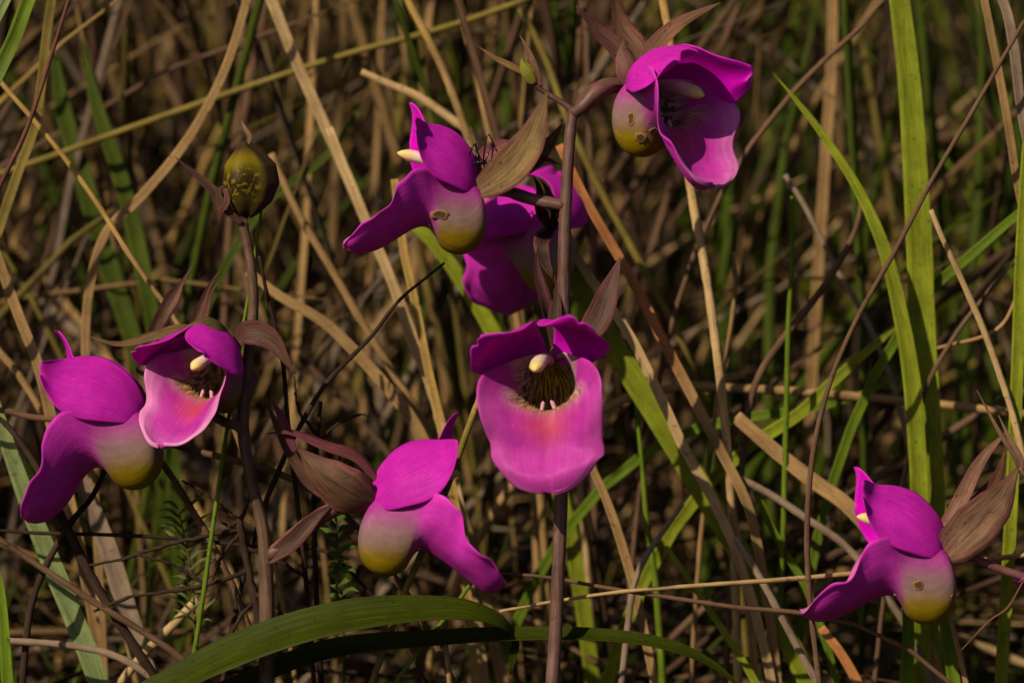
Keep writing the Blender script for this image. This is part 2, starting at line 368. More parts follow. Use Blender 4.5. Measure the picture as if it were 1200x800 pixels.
    lv = np.array([v.co[:] for v in lipo.data.vertices])+np.asarray(base)
    tri_n = np.array([v.normal[:] for v in lipo.data.vertices])
    for (sx, sy, rx, ry) in scars:
        rel = lv-CAM; dep = rel@FWD; px = 600+(rel@RIGHT)/(dep/D*S); py = 400-(rel@UP)/(dep/D*S)
        dist = np.hypot(px-sx, py-sy); ok = np.where(dist < 3.5)[0]
        if not len(ok): continue
        i = ok[np.argmin(dep[ok])]; c = lv[i]; nv = tri_n[i]; nv = nv*np.sign(-(nv@FWD)); a1 = nrm(np.cross(nv, UP)); a2 = np.cross(nv, a1)
        ang = np.linspace(0, 2*math.pi, 17)[:-1]; wob = 1+0.14*rng.normal(size=16)
        rings = []
        for rr, hh in ((1.25, -1.5), (1.12, 0.5), (0.8, 0.95), (0.62, 0.75), (0.02, 0.85)):
            rings.append(c+nv*hh*S+(a1*(np.cos(ang)*wob*rx*rr)[:, None]+a2*(np.sin(ang)*wob*ry*rr)[:, None])*S)
        V = np.concatenate(rings); F = [(r*16+j, r*16+(j+1) % 16, (r+1)*16+(j+1) % 16, (r+1)*16+j) for r in range(4) for j in range(16)]
        so = mk('scar', V, F, M_SCAR, base, fl); so.data.materials.append(M_SCARHOLE)
        for pi, pl in enumerate(so.data.polygons):
            if pi >= 32: pl.material_index = 1
    for sp in sepals: leafpart('sepal', fl, base, *sp)
    return fl

def leafpart(name, parent, base, pts, wpx, col=(0.135, 0.065, 0.045), face=(0, 0.1, 1), fold=0.35, mat=None, prof=None, edge=None, twist=0.0, thick=0.0006):
    n = 26; pth = spline([P(*q) for q in pts], n); t = np.linspace(0, 1, n)
    if prof is None: prof = [(0, 0.45), (0.12, 0.75), (0.35, 1), (0.6, 0.82), (0.85, 0.34), (1, 0.04)]
    wd = np.interp(t, [a for a, b in prof], [b for a, b in prof])*wpx*S
    V, F, uv = sweep(pth, wd, thick, 'blade', face, fold, twist)
    m = len(V)//n; cu = np.abs(uv[:, 0]*2-1)[:, None]; tt = np.repeat(t, m)[:, None]
    C = np.ones((len(V), 3))*np.asarray(col)*(0.82 if mat is None else 1)
    C = lerp(C, np.asarray(edge if edge is not None else (0.20, 0.045, 0.06)), sstep(0.85, 1.0, cu)*0.45)
    C = lerp(C, np.array((0.22, 0.07, 0.08)), (1-sstep(0.0, 0.22, tt))*0.3)
    return mk(name, V, F, mat or M_SEPAL, base, parent, C, uv)

def stempart(name, parent, base, pts, w, col, mat=None, n=None, jitter=0.02, sides=10):
    n = n or max(10, 7*len(pts)); pth = spline([P(*q[:3]) for q in pts], n)
    if jitter >= 0.1: pth[1:-1] += RNG.normal(0, 0.55*S, (n-2, 3))
    wd = np.interp(np.linspace(0, 1, n), np.linspace(0, 1, len(w)), w)*S
    V, F, uv = sweep(pth, wd, n=sides, jitter=jitter)
    return mk(name, V, F, mat or M_STEM, base, parent, col, uv)
def ground_under(x, y, d, lean=(0, 0)):
    p = P(x, y, d); return np.array([p[0]+lean[0], p[1]+lean[1], -0.005])
def to_px(p):
    r = np.asarray(p)-CAM; dep = r@FWD; k = S*dep/D; return (600+(r@RIGHT)/k, 400-(r@UP)/k, (dep-D)/S)

BROWN = (0.125, 0.065, 0.034); OLIVE = (0.17, 0.105, 0.035); DARK = (0.055, 0.028, 0.022); STEMC = (0.105, 0.055, 0.045)
FRONT = True
# ---- tall orchid in the middle
g1 = ground_under(644, 800, 0, (0.0, 0.03)); pl = empty('orchid', g1)
tag(pl, 'orchid with four magenta blossoms on the tallest straight dark brown stem', 'orchid', None)
st1 = [to_px(g1-np.array([0, 0, 0.02])), (645, 860, 0), (652, 720, 0), (658, 570, 0), (661, 420, 0), (661, 300, 0), (664, 220, 0), (668, 160, 0), (672, 128, 0)]
stempart('stem', pl, g1, st1, (19, 18, 17, 16, 15.5, 15.5, 15, 14, 12), STEMC, n=80, jitter=0.035)
flower(pl, g1, (560, 226, 8), 5, 2, 7, 0.93, droop=4, curl=(0.9, 1.2), tip=(0, 30), petlen=0.84, seed=1,
    pedicel=[(662, 241, 0), (625, 234, 6), (590, 224, 9)], pedw=(14, 15, 13, 10), scars=[(518, 253, 9, 5)],
    sepals=[([(560, 224, -8), (592, 203, -14), (622, 165, -10), (641, 108, 0)], 50, OLIVE, (-0.25, 0.3, 1), 0.3),
            ([(575, 218, 14), (625, 190, 22), (645, 165, 22), (661, 143, 18)], 20, BROWN),
            ([(556, 215, 14), (568, 186, 18), (590, 170, 16), (606, 172, 10)], 24, (0.26, 0.08, 0.09)),
            ([(600, 196, 20), (632, 186, 16), (658, 193, 10)], 9, (0.13, 0.03, 0.04))])
flower(pl, g1, (646, 264, 108), -66, -4, -4, 1.0, droop=10, spread=(8, 30), lift=(-24, -14), curl=(0.3, 0.5), petwide=1.3, seed=2, tone=1.05,
    pedicel=[(661, 262, 6), (656, 250, 40), (650, 252, 90)], pedw=(12, 12, 12),
    sepals=[([(645, 268, 92), (633, 245, 30), (632, 222, 24), (625, 206, 26)], 14, DARK), ([(648, 270, 92), (650, 245, 28), (640, 220, 20), (634, 212, 22)], 12, DARK),
            ([(645, 268, 92), (634, 285, 26), (640, 310, 18), (652, 330, 14)], 20, DARK)])
flower(pl, g1, (742, 106, 20), 134, -2, -8, 1.0, droop=26, spread=(8, 10), lift=(-26, -28), curl=(1.0, 0.8), seed=3, hairs=True, tone=1.05,
    pedicel=[(671, 134, 0), (684, 124, -4), (702, 106, 0), (722, 100, 12)], pedw=(13, 18, 20, 16, 16),
    scars=[(738, 139, 5, 8), (748, 161, 6, 6), (767, 155, 5, 3)],
    sepals=[([(752, 96, 24), (764, 62, 24), (795, 30, 18), (845, 3, 10)], 26, (0.16, 0.075, 0.04), (-0.3, 0.6, 1), 0.45),
            ([(748, 96, 30), (748, 62, 36), (728, 30, 40), (718, -28, 34)], 30, (0.15, 0.075, 0.045), (0.2, 0, 1), 0.4),
            ([(742, 98, 20), (724, 60, 26), (702, 38, 28), (675, 7, 20)], 24, (0.11, 0.05, 0.04), (0.1, 0.3, 1), 0.4)])
leafpart('bract', pl, g1, [(744, 106, 4), (736, 84, -4), (732, 64, -2), (731, 46, 6)], 28, (0.17, 0.085, 0.065), (0.1, 0, 1), -0.3)
leafpart('bract', pl, g1, [(676, 128, -3), (690, 112, -7), (716, 96, -4), (738, 100, 2)], 20, (0.13, 0.065, 0.05), (0.1, 0.4, 1), -0.4)
flower(pl, g1, (646, 424, -34), 80, -14, 5, 0.95, droop=26, spread=(34, 18), lift=(-14, -14), petwide=1.1, pale=0.12, reflex=30, curl=(0.7, 0.6), lipw=1.08, seed=4, hairs=True, notch=7,
    pedicel=[(661, 412, 2), (658, 404, -12), (650, 414, -26)], pedw=(12, 13, 13),
    sepals=[([(672, 410, -24), (700, 376, -8), (715, 337, 4), (727, 301, 8)], 34, (0.10, 0.05, 0.04), (-0.3, 0, 1), 0.35),
            ([(650, 396, 10), (640, 355, -10), (630, 318, -14), (630, 286, -8)], 17, (0.12, 0.05, 0.05), (0.5, 0, 1), 0.4),
            ([(652, 414, -20), (650, 375, -18), (655, 320, 10)], 18, DARK)])
leafpart('bract', pl, g1, [(660, 430, 6), (655, 400, -4), (652, 350, 8), (650, 322, 6)], 18, DARK)
# topmost withered bud
stempart('bud_stalk', pl, g1, [(672, 130, 0), (655, 118, 2), (632, 104, 2), (622, 92, 0)], (8, 7, 6, 9), (0.09, 0.045, 0.035))
bud = leafpart('bud', pl, g1, [(626, 98, 0), (620, 86, -2), (614, 76, 0), (611, 68, 0)], 18, (0.20, 0.21, 0.02), (0, 0, 1), 0.1, edge=(0.16, 0.17, 0.02), thick=0.004)
leafpart('bract', pl, g1, [(622, 90, 0), (600, 78, -2), (580, 68, -2), (561, 55, 0)], 8, (0.22, 0.14, 0.05))
leafpart('bract', pl, g1, [(634, 102, 0), (628, 82, -4), (618, 58, -2), (609, 41, 0)], 9, (0.20, 0.11, 0.07))

# ---- left orchid
g2 = ground_under(318, 800, 20, (0, 0.03)); pl = empty('orchid', g2)
tag(pl, 'orchid with three magenta blossoms below a dark swollen seed pod', 'orchid', None)
st2 = [to_px(g2-np.array([0, 0, 0.02])), (314, 860, 20), (313, 760, 20), (312, 680, 20), (308, 620, 20), (294, 560, 20), (285, 500, 18), (290, 430, 16), (297, 360, 14), (294, 310, 12), (284, 258, 10)]
stempart('stem', pl, g2, st2, (22, 20, 19, 18.5, 18, 15, 14, 14, 13, 12, 12), (0.10, 0.058, 0.035), n=90, jitter=0.035)
flower(pl, g2, (172, 490, 14), -6, -10, 6, 1.02, droop=13, curl=(0.6, 1.2), tip=(0, 35), seed=5,
    pedicel=[(285, 500, 18), (262, 494, 30), (220, 470, 40), (190, 470, 34)], pedw=(12, 12, 13, 12, 12),
    sepals=[([(172, 482, 22), (165, 440, 26), (182, 388, 30), (205, 345, 28), (226, 311, 26)], 19, (0.16, 0.085, 0.055), (0.2, 0, 1), 0.5, None, [(0, .6), (.4, .8), (.75, 1), (.85, .3), (1, .05)]),
            ([(180, 476, 30), (208, 420, 42), (230, 375, 42), (244, 338, 40), (258, 317, 38)], 15, (0.15, 0.075, 0.05), (0.2, 0, 1), 0.5),
            ([(178, 480, 24), (215, 430, 36), (238, 380, 36), (247, 345, 36), (259, 328, 34)], 11, (0.15, 0.06, 0.05))])
flower(pl, g2, (268, 412, 26), 56, -20, -6, 0.86, droop=0, spread=(14, 14), lift=(-18, -20), curl=(0.1, 0.1), lipw=0.95, petwide=1.12, pale=0.6, reflex=8, collen=0.72, seed=6, hairs=True,
    pedicel=[(289, 468, 16), (296, 440, 26), (282, 424, 34)], pedw=(12, 12, 12),
    sepals=[([(272, 396, 10), (252, 378, -22), (226, 384, -30), (196, 396, -30)], 32, (0.10, 0.072, 0.028), (0, 0.75, 0.7), -0.35),
            ([(268, 396, 12), (218, 384, -14), (180, 392, -22), (140, 402, -22), (106, 395, -16)], 19, (0.15, 0.088, 0.035), (0, 0.75, 0.7), -0.35),
            ([(278, 402, 0), (290, 390, -16), (318, 398, -22), (346, 438, -14)], 30, (0.12, 0.062, 0.045), (-0.4, 0.2, 0.8), 0.5)])
leafpart('bract', pl, g2, [(286, 508, 10), (276, 498, 4), (262, 494, 2), (252, 488, 8)], 12, (0.16, 0.085, 0.065))
flower(pl, g2, (434, 594, 16), 183, -4, -7, 1.0, droop=7, curl=(1.1, 0.9), tip=(33, 0), petlen=0.95, seed=7, tone=0.98,
    pedicel=[(314, 652, 20), (345, 628, 18), (380, 602, 16), (408, 592, 16)], pedw=(16, 22, 20, 14, 12),
    sepals=[([(438, 590, 4), (410, 578, -12), (378, 555, -12), (350, 526, 0)], 58, (0.115, 0.060, 0.035), (-0.1, -0.2, 1), -0.3),
            ([(446, 566, 14), (418, 534, 10), (382, 521, 8), (342, 506, 8), (311, 508, 8)], 16, (0.13, 0.035, 0.045), (0, 0.6, 0.8), -0.5),
            ([(420, 592, 24), (372, 572, 26), (345, 538, 26), (325, 500, 24), (311, 468, 20)], 18, (0.12, 0.066, 0.04), (0.3, 0.2, 1), 0.4)])
leafpart('bract', pl, g2, [(346, 530, 16), (336, 505, 14), (328, 485, 12), (316, 464, 12)], 12, (0.16, 0.04, 0.06))
leafpart('bract', pl, g2, [(310, 658, 19), (340, 637, 4), (370, 606, 2), (392, 590, 8)], 22, (0.085, 0.045, 0.032), (0.3, 0.5, 1), 0.5)
# seed pod on the tip
def pod():
    n, m = 34, 37; v = np.linspace(0, 1, n); a = np.linspace(0, 2*math.pi, m)
    c0 = np.array((289, 254, 10.)); ax = np.array((-2, -88, 0.))
    rad = np.interp(v, [0, .06, .2, .45, .7, .86, .95, 1], [6, 14, 25, 32, 29, 17, 8, 2])
    lob = 1+0.12*np.cos(3*a)[None]+0.05*np.cos(6*a+1)[None]
    pts = np.zeros((n, m, 3))
    for i in range(n):
        for j in range(m):
            r = rad[i]*lob[0, j]; pts[i, j] = P(c0[0]+ax[0]*v[i]+r*math.cos(a[j])+3*math.sin(v[i]*3), c0[1]+ax[1]*v[i]+2*math.sin(3*a[j]), c0[2]-r*0.8*math.sin(a[j]))
    uv = np.stack(np.broadcast_arrays((a/2/math.pi*0.45)[None], v[:, None]*0.35+0.2), -1).reshape(-1, 2)
    ph = a[None]-2.0+0*v[:, None]
    yel = sstep(0.1, 0.6, np.cos(ph-0.15))*sstep(0.02, 0.3, v)[:, None]*(1-sstep(0.75, 0.95, v))[:, None]
    C = lerp(np.array((0.035, 0.022, 0.009)), np.array((0.15, 0.11, 0.004)), yel[..., None])
    vein = yel*(1-sstep(0.5, 0.75, v))[:, None]*0.9
    F = gridfaces(n, m, flip=False)
    return mk('seed_pod', pts.reshape(-1, 3), F, M_POD, g2, pl, C.reshape(-1, 3), uv, vein.ravel())
pod()
leafpart('pod_beak', pl, g2, [(290, 172, 10), (292, 160, 8), (287, 150, 8), (283, 141, 10)], 7, (0.30, 0.20, 0.12))
leafpart('bract', pl, g2, [(286, 262, 6), (262, 236, 2), (240, 214, 2), (205, 184, 4)], 13, (0.06, 0.03, 0.022), (0, 0.4, 1), 0.4)
leafpart('bract', pl, g2, [(263, 218, -2), (266, 236, -10), (258, 250, -8), (257, 264, -6)], 7, (0.10, 0.035, 0.03))
leafpart('bract', pl, g2, [(284, 262, 2), (264, 244, -4), (256, 224, -4), (268, 216, -4)], 10, (0.08, 0.05, 0.02))

# ---- right orchid: its stem stands outside the frame
g3 = ground_under(1275, 800, 10, (0.01, 0.03)); pl = empty('orchid', g3)
tag(pl, 'orchid reaching one magenta blossom with papery brown sepals over dry straw', 'orchid', None)
stempart('stem', pl, g3, [to_px(g3-np.array([0, 0, 0.02])), (1276, 880, 12), (1270, 740, 12), (1262, 640, 12), (1255, 540, 14), (1250, 460, 14)], (19, 18, 17, 15, 13, 10), STEMC, n=60)
flower(pl, g3, (1108, 652, 6), -3, 0, 9, 1.0, curl=(0.9, 1.2), tip=(4, 20), seed=8,
    pedicel=[(1268, 700, 12), (1235, 688, 10), (1200, 676, 8), (1165, 664, 8), (1135, 652, 8)], pedw=(12, 11, 10, 10, 12, 10), scars=[(1077, 684, 5.5, 5), (1118, 698, 1.5, 1.5)],
    sepals=[([(1106, 650, -6), (1140, 618, -14), (1172, 583, -10), (1194, 545, 0)], 56, (0.21, 0.12, 0.075), (0.1, 0.1, 1), 0.25, None, [(0, .5), (.12, .85), (.35, 1), (.6, .78), (.85, .25), (1, .05)]),
            ([(1102, 622, 10), (1124, 590, 10), (1150, 540, 8), (1182, 503, 6)], 20, (0.19, 0.10, 0.065), (-0.4, 0.4, 1), 0.5),
            ([(1112, 640, 20), (1145, 594, 20), (1166, 566, 18), (1178, 528, 14)], 26, (0.17, 0.075, 0.04), (0.1, 0.1, 1), 0.3)])
leafpart('bract', pl, g3, [(1196, 550, 2), (1188, 532, 0), (1172, 508, 0), (1145, 457, 4)], 8, (0.20, 0.11, 0.065), prof=[(0, .9), (.2, 1), (.6, .6), (1, .1)])
leafpart('bract', pl, g3, [(1196, 552, 0), (1194, 534, -4), (1182, 512, -2), (1170, 486, 2)], 9, (0.22, 0.13, 0.08), prof=[(0, .9), (.2, 1), (.6, .6), (1, .1)])
stempart('bud_stalk', pl, g3, [(1252, 500, 14), (1230, 530, 8), (1205, 556, 4), (1194, 548, 2)], (7, 6, 7, 8), (0.16, 0.09, 0.055))
leafpart('bract', pl, g3, [(1262, 640, 10), (1225, 650, 0), (1199, 682, -8), (1180, 712, -10), (1158, 728, -10), (1126, 762, -8)], 9, (0.17, 0.085, 0.04), (0.5, 0.3, 1), 0.5, prof=[(0, .5), (.4, 1), (.7, .5), (1, .12)], twist=2.0)
flower(pl, g3, (1344, 604, 20), -6, -6, 0, 0.95, seed=9, pedicel=[(1256, 560, 14), (1290, 575, 30), (1320, 598, 24)], pedw=(10, 10, 11),
    sepals=[([(1346, 600, 10), (1380, 560, 8), (1400, 520, 10)], 40, BROWN), ([(1346, 600, 30), (1370, 556, 30), (1384, 520, 26)], 22, BROWN)])

# ---- small black insect behind the hood of the upper blossom
ib = P(570, 181, 4); ins = empty('insect', ib)
tag(ins, 'tiny black insect with bent legs behind the hood of the upper blossom', 'insect')
stempart('abdomen', ins, ib, [(590, 196, 8), (580, 194, 7), (570, 191, 6)], (2, 8, 7, 3), (0, 0, 0), M_INSECT)
stempart('thorax', ins, ib, [(571, 191, 6), (564, 190, 5), (558, 191, 5)], (3, 6, 6, 3), (0, 0, 0), M_INSECT)
stempart('head', ins, ib, [(559, 191, 5), (555, 192, 4), (551, 194, 4)], (3, 6, 6, 2), (0, 0, 0), M_INSECT)
for pts in ([(566, 190, 3), (570, 160, -10), (573, 157, -10), (580, 172, -6)], [(562, 190, 3), (557, 168, -6), (553, 172, -8), (550, 182, -4)],
            [(568, 191, 7), (576, 168, 16), (586, 182, 18)], [(562, 191, 7), (556, 172, 16), (548, 184, 16)]):
    V, F, uv = sweep(np.array([P(*lerp(pts[i], pts[i+1], q)) for i in range(len(pts)-1) for q in (0, .5)]+[P(*pts[-1])]), 2.0*S, n=6)
    mk('leg', V, F, M_INSECT, ib, ins, (0, 0, 0), uv)
#VEGETATION#
# ------------------------------------------------------------------ traced grass: stalks and blades one can follow one by one
C_ = dict(tan=(0.28, 0.175, 0.075), pale=(0.42, 0.29, 0.14), gold=(0.38, 0.245, 0.075), brown=(0.13, 0.075, 0.045), dark=(0.035, 0.021, 0.015), orange=(0.36, 0.15, 0.055),
          green=(0.10, 0.155, 0.010), ygreen=(0.18, 0.215, 0.014), pgreen=(0.17, 0.22, 0.085), deep=(0.026, 0.052, 0.008), red=(0.12, 0.045, 0.035), grey=(0.22, 0.16, 0.115), olive=(0.17, 0.13, 0.03), dgreen=(0.05, 0.072, 0.007))
def to_ground(p, q, drift=0.0):
    """carry a stalk on from q (coming from p) down into the soil"""
    d = nrm(q-p); d[1] += drift; out = []
    x = q.copy()
    for i in range(60):
        d = nrm(d+np.array([0, 0.0, -0.30])); x = x+d*0.03; out.append(x.copy())
        if x[2] < -0.02: break
    return out
def blade(label, cat, pts, wpx, col, shape='tube', name='dry_stalk', depth=100, root=True, face=(0.2, 0.1, 1), fold=0.3, twist=0.0, group=None, tip=None, c2=None, thick=0.5, mat=None, tipfade=0.25):
    """pts (x,y[,d]) from the tip to the root"""
    pp = np.array([P(q[0], q[1], q[2] if len(q) > 2 else depth) for q in pts]); n = 12+6*len(pts)
    pth = spline(pp, n)
    if root: pth = np.concatenate([pth, np.array(to_ground(pth[-3], pth[-1], 0.15))])
    n = len(pth); k = (D+depth*S)/D*S
    wd = np.interp(np.linspace(0, 1, n), np.linspace(0, 1, len(wpx)), wpx)*k if hasattr(wpx, '__len__') else np.ones(n)*wpx*k
    if tip: wd = wd*np.minimum(1, 0.05+np.linspace(0, 1, n)/tip)
    base = pth[-1].copy() if root else pth[len(pth)//2].copy()
    V, F, uv = sweep(pth, wd, None if shape == 'tube' else thick*k*2, shape, face, fold, twist, n=7, jitter=0.04 if shape == 'tube' else 0)
    uv = uv+RNG.uniform(0, 9, 2)
    C = np.ones((len(V), 3))*np.array(C_[col])
    if c2 is not None:
        m = len(V)//n; a, b, cc = c2; C = lerp(C, np.array(C_[cc]), np.repeat(sstep(a, b, np.linspace(0, 1, n)), m)[:, None])
    C = C*RNG.uniform(0.9, 1.1)
    o = mk(name, V, F, mat or M_GRASS, base, None, C, uv)
    return tag(o, label, cat, group)
B_ = 'blade'
# --- upper left
blade('pale straw sloping down right, above the blossom with the hood turned left', 'grass stalk', [(300, -50), (318, 0), (348, 75), (395, 180), (430, 262), (465, 345), (500, 440), (522, 520)], (13, 13, 12, 11, 11), 'pale', B_, depth=330)
blade('long yellow straw lying slantwise across the others in the upper left', 'grass stalk', [(700, -35), (610, 2), (520, 33), (400, 66), (250, 116), (70, 180), (-60, 230), (-200, 330)], (7, 8, 8, 7, 7), 'olive', depth=430, c2=(0.4, 0.7, 'olive'))
blade('tan blade bent like a bow left of the seed pod', 'grass blade', [(305, -60), (288, 5), (262, 85), (222, 160), (170, 225), (125, 272), (106, 330), (100, 400), (104, 480)], (9, 10, 11, 10, 9), 'tan', B_, depth=260, name='grass_blade', fold=0.15)
blade('thin bright straw running from the left edge towards the brown sepals', 'grass stalk', [(-40, 45), (0, 95), (60, 165), (110, 232), (155, 303), (205, 374), (240, 430)], (6, 6, 6.5, 6, 6), 'gold', depth=150, c2=(0.45, 0.6, 'tan'))
blade('thin reddish brown stem crossing in front of the top left corner', 'grass stalk', [(95, -45), (80, 2), (62, 60), (32, 150), (0, 218), (-50, 330)], (4, 5, 6, 6), 'red', depth=-30)
blade('wide dull straw behind the reddish stem in the top left corner', 'grass stalk', [(70, -60), (56, 30), (42, 140), (20, 205), (-5, 280), (-40, 400)], (10, 11, 11, 10), 'olive', B_, depth=200)
blade('striped green leaf blade with pale margins in the top left corner', 'grass blade', [(60, -60), (33, 0), (16, 46), (-6, 92), (-50, 190)], (16, 17, 18, 16), 'green', B_, depth=40, name='grass_blade', fold=0.5, c2=(0.3, 0.8, 'pgreen'))
blade('narrow green leaf tip beside the striped leaf at the corner', 'grass blade', [(28, -50), (10, -6), (-8, 30), (-50, 120)], (10, 11, 11, 10), 'pgreen', B_, depth=60, name='grass_blade', fold=0.4)
blade('thick tan straw slanting past the left edge above the leftmost blossom', 'grass stalk', [(-40, 200), (0, 310), (22, 370), (45, 430), (62, 500), (80, 580), (95, 650)], (11, 12, 13, 13), 'tan', B_, depth=190)
blade('short tan straw under the left edge beside the leftmost blossom', 'grass stalk', [(-30, 370), (0, 412), (20, 436), (45, 475), (80, 540)], (8, 9, 9), 'tan', depth=230)
blade('dull green blade standing behind the bow shaped tan blade', 'grass blade', [(60, 20), (72, 120), (95, 200), (120, 290), (150, 380)], (12, 22, 24, 18), 'dgreen', B_, depth=520, name='grass_blade', tip=0.2)
blade('dull green blade leaning right towards the seed pod', 'grass blade', [(95, 40), (112, 120), (135, 190), (150, 240), (170, 330)], (10, 18, 20, 18), 'dgreen', B_, depth=470, name='grass_blade', tip=0.2)
# --- upper middle
blade('golden straw with a pale lower half above the left hooded blossom', 'grass stalk', [(455, -50), (478, 0), (500, 42), (522, 88), (545, 150), (565, 215), (590, 300)], (9, 10, 10, 9), 'gold', depth=300, c2=(0.28, 0.34, 'tan'))
blade('straw with broken end pointing at the left hooded blossom', 'grass stalk', [(424, 84), (455, 98), (490, 113), (530, 140), (560, 165), (590, 215)], (7, 10, 10, 9), 'pale', depth=330)
blade('golden straw standing between the left hooded blossom and the lower one', 'grass stalk', [(462, 210), (473, 294), (484, 344), (500, 425), (514, 487), (530, 570)], (9, 10, 10, 10), 'gold', B_, depth=220)
blade('pinkish straw crossing behind the lip of the left hooded blossom', 'grass stalk', [(385, 150), (425, 250), (456, 322), (480, 394), (505, 455), (522, 520), (540, 600)], (10, 11, 11, 11), 'pale', B_, depth=250)
blade('tan straw slanting down beneath the lip of the hooded blossom', 'grass stalk', [(318, 180), (350, 250), (387, 312), (412, 356), (450, 419), (500, 500)], (9, 10, 10, 9), 'tan', depth=300)
blade('broad flattened straw running down right below the dark twig', 'grass stalk', [(290, 318), (328, 347), (365, 368), (394, 390), (450, 450), (487, 500), (530, 590)], (10, 13, 15, 14), 'tan', B_, depth=240)
blade('dark bare twig pointing up beneath the left hooded blossom', 'twig', [(521, 308), (500, 325), (474, 346), (456, 366), (437, 392), (415, 415), (378, 455), (340, 520)], (3, 4, 5, 6, 6, 7), 'dark', depth=70, name='dead_twig', mat=M_TWIG)
blade('bright green blade showing below the yellow pouch of the hooded blossom', 'grass blade', [(485, 262), (512, 290), (545, 335), (575, 385), (610, 450)], (14, 18, 20, 18), 'ygreen', B_, depth=330, name='grass_blade')
blade('green blade slanting up behind the seed pod and pale straw', 'grass blade', [(420, 130), (385, 180), (345, 212), (310, 240), (270, 300)], (6, 9, 10, 9), 'dgreen', B_, depth=420, name='grass_blade')
blade('grey straw rising between the golden straw and the withered bud', 'grass stalk', [(530, -30), (545, 30), (560, 90), (575, 160), (592, 240)], (9, 10, 10), 'tan', depth=430)
blade('slim straw leaning behind the stem under the withered bud', 'grass stalk', [(610, 10), (640, 70), (665, 140), (700, 215), (735, 280), (790, 380)], (8, 9, 9), 'olive', depth=400)
# --- right of the tall stem
blade('orange brown straw slanting right behind the tall stem', 'grass stalk', [(655, 170), (690, 241), (740, 327), (772, 390), (804, 451), (841, 522), (875, 590), (890, 650)], (10, 12, 13, 12, 11), 'orange', B_, depth=170, c2=(0.42, 0.55, 'tan'))
blade('pale straw laid along a broad green blade beside the front facing blossom', 'grass stalk', [(640, 240), (680, 309), (736, 391), (774, 466), (804, 530), (835, 585), (860, 640)], (11, 12, 12, 11), 'pale', B_, depth=160)
blade('broad yellow green blade running down right from the tall stem', 'grass blade', [(640, 270), (690, 355), (735, 432), (775, 495), (805, 545), (850, 620), (905, 715), (955, 815)], (22, 28, 30, 28, 26, 24), 'ygreen', B_, depth=215, name='grass_blade', fold=0.15)
blade('upright golden straw passing behind the topmost blossom', 'grass stalk', [(766, -50), (778, 5), (795, 110), (811, 230), (826, 312), (840, 410), (851, 507)], (10, 11, 11, 11), 'gold', depth=190, c2=(0.3, 0.5, 'pale'))
blade('short thin broken straw standing right of the upright golden straw', 'grass stalk', [(860, 295), (861, 340), (856, 385), (846, 432), (836, 500)], (5, 6, 6), 'tan', depth=260)
blade('brown straw curving up right over the dark gap', 'grass stalk', [(1010, 225), (1005, 262), (985, 305), (955, 350), (925, 388), (895, 430), (878, 475), (868, 560)], (5, 8, 9, 9, 8), 'brown', depth=240)
blade('thin straw crossing the curved brown straw', 'grass stalk', [(920, 205), (945, 245), (980, 315), (1010, 365), (1040, 430), (1060, 500)], (6, 7, 7), 'grey', depth=330)
blade('long thin brown stem bending down right across everything behind it', 'grass stalk', [(1200, 25), (1183, 55), (1140, 130), (1092, 212), (1050, 292), (1005, 372), (972, 450), (953, 530), (946, 610), (948, 690), (960, 800)], (5, 6, 6, 7, 7), 'brown', depth=50)
blade('widest yellow green blade standing upright with a reddish edge', 'grass blade', [(1045, -60), (1056, 20), (1066, 110), (1073, 220), (1077, 300), (1080, 390), (1086, 480), (1092, 580), (1100, 680)], (24, 28, 32, 33, 32, 30), 'ygreen', B_, depth=210, name='grass_blade', fold=0.2)
blade('narrow green blade curving into the foot of the widest blade', 'grass blade', [(905, 85), (928, 112), (965, 160), (1005, 222), (1035, 290), (1055, 370), (1068, 450), (1075, 540)], (5, 10, 17, 22, 22), 'ygreen', B_, depth=170, name='grass_blade', tip=0.15)
blade('thin green stalk standing upright in front of the curved brown straw', 'grass stalk', [(928, 230), (928, 300), (924, 380), (922, 460), (920, 540), (918, 620)], (5, 6, 7, 7), 'green', depth=200, name='green_stalk')
blade('tan straw leaning beside the right edge behind the bent brown stem', 'grass stalk', [(1140, -60), (1153, 0), (1168, 75), (1180, 140), (1192, 215), (1210, 300)], (9, 10, 10, 9), 'tan', B_, depth=140)
blade('grey split straw hanging at the top right corner', 'grass stalk', [(1160, -30), (1178, 10), (1188, 60), (1198, 140), (1225, 260)], (12, 13, 10, 8), 'grey', B_, depth=100)
blade('pale straw with a node sloping towards the papery brown sepals', 'grass stalk', [(1091, 246), (1104, 278), (1128, 330), (1152, 385), (1172, 440), (1188, 490), (1205, 560)], (6, 8, 8, 8), 'pale', depth=110)
blade('bright green blade standing along the right edge', 'grass blade', [(1215, 90), (1204, 170), (1196, 300), (1192, 420), (1187, 540), (1180, 680)], (12, 15, 16, 16), 'ygreen', B_, depth=120, name='grass_blade', fold=0.3)
blade('green blade slanting up right behind the pale straw with a node', 'grass blade', [(1215, 232), (1170, 270), (1130, 305), (1095, 335), (1060, 380)], (9, 11, 12, 12), 'green', B_, depth=230, name='grass_blade')
blade('thin brown stalk slanting behind the pale straw with a node', 'grass stalk', [(1215, 275), (1180, 315), (1150, 352), (1118, 395), (1085, 455), (1068, 520)], (4, 6, 6), 'brown', depth=190)
blade('thin curled tendril of dry grass hooked over the pale straw', 'grass stalk', [(1195, 325), (1190, 350), (1175, 380), (1150, 395), (1110, 405, 200), (1060, 418, 260)], (4, 5, 5, 4), 'tan', depth=150, root=False)
blade('wide tan straw upright in shade left of the widest blade', 'grass stalk', [(975, -40), (975, 40), (972, 110), (968, 170), (962, 260)], (12, 13, 13), 'tan', B_, depth=560)
